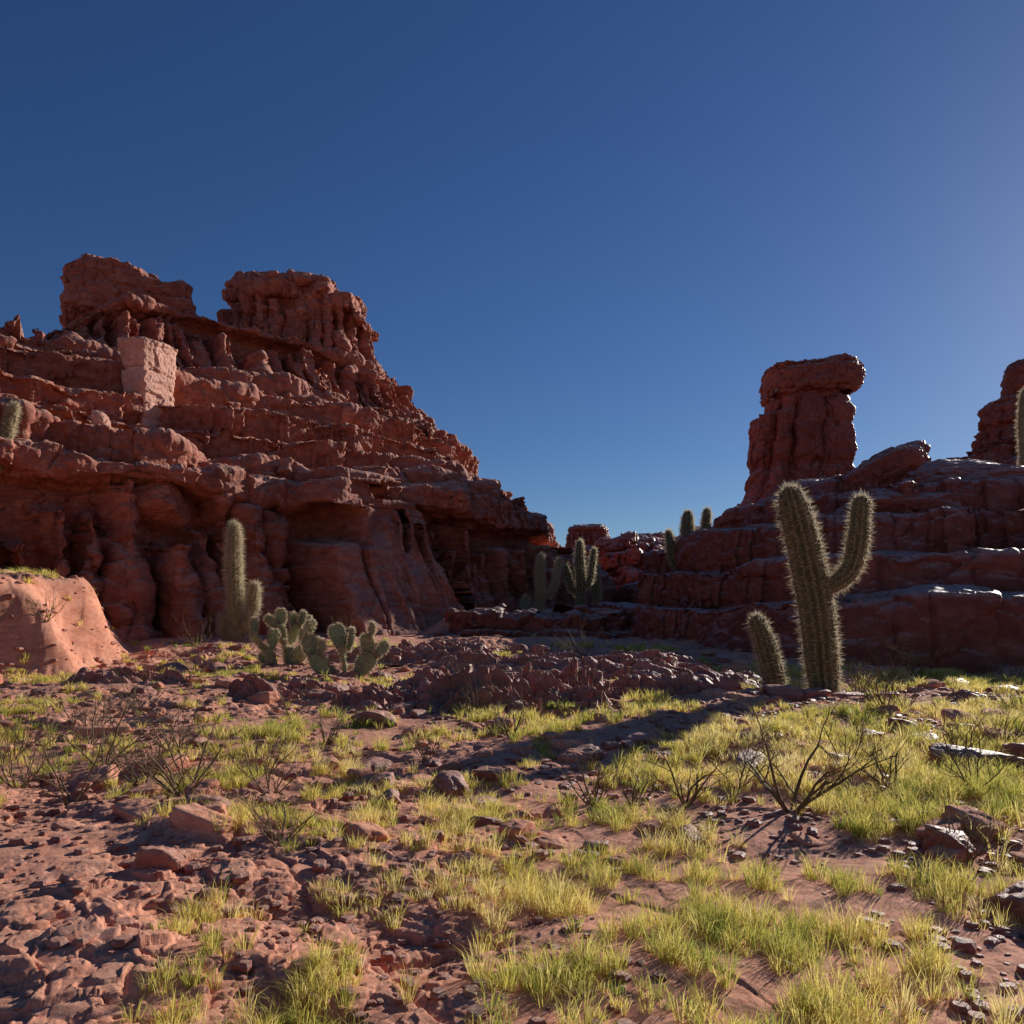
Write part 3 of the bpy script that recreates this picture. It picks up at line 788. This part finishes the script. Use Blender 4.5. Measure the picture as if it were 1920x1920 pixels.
SP = [(2.45, 7.0, 0, 1.05), (2.2, 7.7, 3, .8), (0.0, 10.4, 2, .9), (.75, 7.4, 1, .75), (1.1, 7.2, 2, .7), (5.0, 8.8, 2, .9), (5.7, 12.2, 1, 1.0), (6.4, 13.0, 3, .9),
      (-2.3, 9.9, 1, .7), (-4.4, 8.6, 3, 1.1), (-3.7, 8.0, 4, 1.2), (-3.1, 7.6, 3, 1.0), (-4.9, 7.9, 4, 1.1), (-3.9, 9.2, 4, 1.1), (-5.3, 10.0, 3, 1.0), (-2.6, 8.2, 4, 1.),
      (7.2, 16.5, 1, 1.0), (8.9, 18.8, 3, 1.4), (9.9, 19.6, 1, 1.4), (12.2, 19.5, 4, 1.5), (1.4, 14.2, 3, .9), (-1.2, 20, 4, 1.4), (2.1, 24, 3, 1.4), (-.6, 12.4, 1, .8),
      (-8.5, 21.5, 4, 1.4), (-10.8, 27.5, 3, 1.6), (-3.5, 20.5, 3, 1.3), (-13.1, 20.2, 3, 1.2), (-12.3, 21, 4, 1.5), (6.1, 9.9, 4, 1.0), (3.2, 5.6, 4, .8), (-1.6, 5.5, 4, .8), (-6.5, 31, 4, 2.0), (-1.0, 9.4, 1, .6),
      (-4.0, 7.2, 3, 1.0), (-2.2, 7.3, 4, .9), (-5.8, 9.2, 4, 1.1), (3.6, 8.6, 3, .9), (7.8, 12.2, 4, 1.0),
      (-2.9, 7.0, 0, .8), (1.6, 7.3, 0, .7), (5.5, 8.2, 1, .9), (3.6, 7.6, 2, .8), (4.3, 7.4, 3, .8), (-6.3, 13.5, 3, 1.0), (-3.4, 12.2, 3, .9), (-7.0, 10.2, 4, 1.1), (-6.0, 11.4, 4, 1.1)]
for i, (x, y, v, s) in enumerate(SP):
    shrub(x, y, v, s, i*1.7, 'bare brown thorny shrub on stony soil')

# ------------------------------------------------------------------ grass
def build_grass():
    rs = np.random.RandomState(3)
    n = 66000
    r = 2.6+rs.rand(n)*30; a = np.radians(-37+74*rs.rand(n))
    x = r*np.sin(a); y = r*np.cos(a)
    m = .6*pn(x*.28, y*.28, 31.)+.9*pn(x*1.1, y*1.1, 33.)+.8*pn(x*3.1, y*3.1, 35.)
    bias = -.46+.72*sst(-2.6, .8, x)*sst(15, 11.5, y)
    bias = bias+.62*np.exp(-((y-19.0)/2.4)**2)*sst(2, 5, x)
    bias = bias+.38*np.exp(-((y-18.5)/2.2)**2)*sst(-1, -4, x)+.36*np.exp(-((y-10)/3.0)**2)*sst(-1, -3, x)
    bias = bias+.2*np.exp(-((y-27)/3.0)**2)
    bias = bias-.3*sst(26, 32, y)
    bias = bias-.5*np.exp(-((x+.5)/2.2)**2-((y-13.8)/1.1)**2)-.6*np.exp(-((x-3.2)/2.4)**2-((y-18.8)/1.9)**2)
    u = (6.25-x)*.669+(15.9-y)*.743; v = (6.25-x)*.743-(15.9-y)*.669
    strip = np.exp(-(v/.8)**2)*sst(-.5, 1, u)*sst(12.0, 10., u)
    bias = bias-.42*strip
    keep = (m+bias) > rs.rand(n)*.75-.10
    keep &= ~((y > 20.8) & (x > 8.5)); keep &= ~((y > 21.5) & (x > 5.5))
    x, y, r, m, strip = x[keep], y[keep], r[keep], m[keep], strip[keep]
    z = Hfine(x, y)
    nt_ = len(x); nb = 26
    tone = np.clip(.50+.6*pn(x*.5, y*.5, 41.)+.22*rs.normal(size=nt_)+.08*sst(-1, 3, x), 0, 1)
    hh = (.05+.11*rs.rand(nt_)**1.8)*(1+.012*r)*(1+.2*sst(-1, 2, x))*(1-.45*strip)
    X = np.repeat(x, nb); Y = np.repeat(y, nb); Z = np.repeat(z, nb); Rr = np.repeat(r, nb); Hh = np.repeat(hh, nb); To = np.repeat(tone, nb)
    N = len(X)
    th = rs.rand(N)*6.283; ro = rs.rand(N)**.7*(.025+.0016*Rr)
    lean = .2+.8*rs.rand(N)
    dx, dy = np.cos(th), np.sin(th)
    bx = X+dx*ro; by = Y+dy*ro
    h = Hh*(.5+.9*rs.rand(N))
    w = np.maximum(.0018, .00034*Rr)
    ph = rs.rand(N)*6.283; sx, sy = np.cos(ph)*w, np.sin(ph)*w
    mx = bx+dx*h*lean*.35; my = by+dy*h*lean*.35; mz = Z+h*.6
    tx = bx+dx*h*lean; ty = by+dy*h*lean; tz = Z+h*(1-.25*lean)
    V = np.stack([np.stack([bx-sx, by-sy, Z-.01], -1), np.stack([bx+sx, by+sy, Z-.01], -1),
                  np.stack([mx+sx*.8, my+sy*.8, mz], -1), np.stack([mx-sx*.8, my-sy*.8, mz], -1), np.stack([tx, ty, tz], -1)], 1).reshape(-1, 3)
    b = np.arange(N)*5
    F = [np.stack([b, b+1, b+2, b+3], -1), np.stack([b+3, b+2, b+4], -1)]
    me = mesh_from_arrays('grass', V, F, True, [M_GRASS])
    at = me.attributes.new('tone', 'FLOAT', 'POINT')
    T = np.repeat(np.clip(To+.14*rs.normal(size=N), 0, 1), 5).astype(np.float32)
    at.data.foreach_set('value', T)
    add_obj('grass', me, (0, 0, 0), kind='stuff', label='sparse yellow green desert grass tufts')
build_grass()

# ------------------------------------------------------------------ world, sun, camera
sc = bpy.context.scene
w = bpy.data.worlds.new('World'); sc.world = w; w.use_nodes = True
nt = w.node_tree
bg = nt.nodes['Background']
sky = nt.nodes.new('ShaderNodeTexSky'); sky.sky_type = 'NISHITA'; sky.sun_disc = False
sky.sun_elevation = SUN_EL; sky.sun_rotation = SUN_AZ
sky.altitude = 1800; sky.air_density = 1.15; sky.dust_density = .6; sky.ozone_density = 5.0
hs = nt.nodes.new('ShaderNodeHueSaturation'); hs.inputs['Saturation'].default_value = 1.12; hs.inputs['Hue'].default_value = .510
nt.links.new(sky.outputs[0], hs.inputs['Color'])
nt.links.new(hs.outputs[0], bg.inputs[0]); bg.inputs[1].default_value = .062

sd = bpy.data.lights.new('sun', 'SUN'); sd.energy = 5.0; sd.angle = math.radians(.5); sd.color = (1, .95, .87)
so = bpy.data.objects.new('sun', sd); sc.collection.objects.link(so)
dirv = Vector((math.sin(SUN_AZ)*math.cos(SUN_EL), math.cos(SUN_AZ)*math.cos(SUN_EL), math.sin(SUN_EL)))
so.rotation_euler = dirv.to_track_quat('Z', 'Y').to_euler()
so.location = (30, 30, 40)

cam = bpy.data.cameras.new('camera'); cam.lens = 28; cam.sensor_width = 36; cam.shift_y = .099; cam.clip_end = 6000
co = bpy.data.objects.new('camera', cam); sc.collection.objects.link(co)
co.location = (0, 0, 1.6); co.rotation_euler = (math.radians(90), 0, 0)
sc.camera = co
sc.view_settings.view_transform = 'Standard'; sc.view_settings.look = 'None'; sc.view_settings.exposure = 0
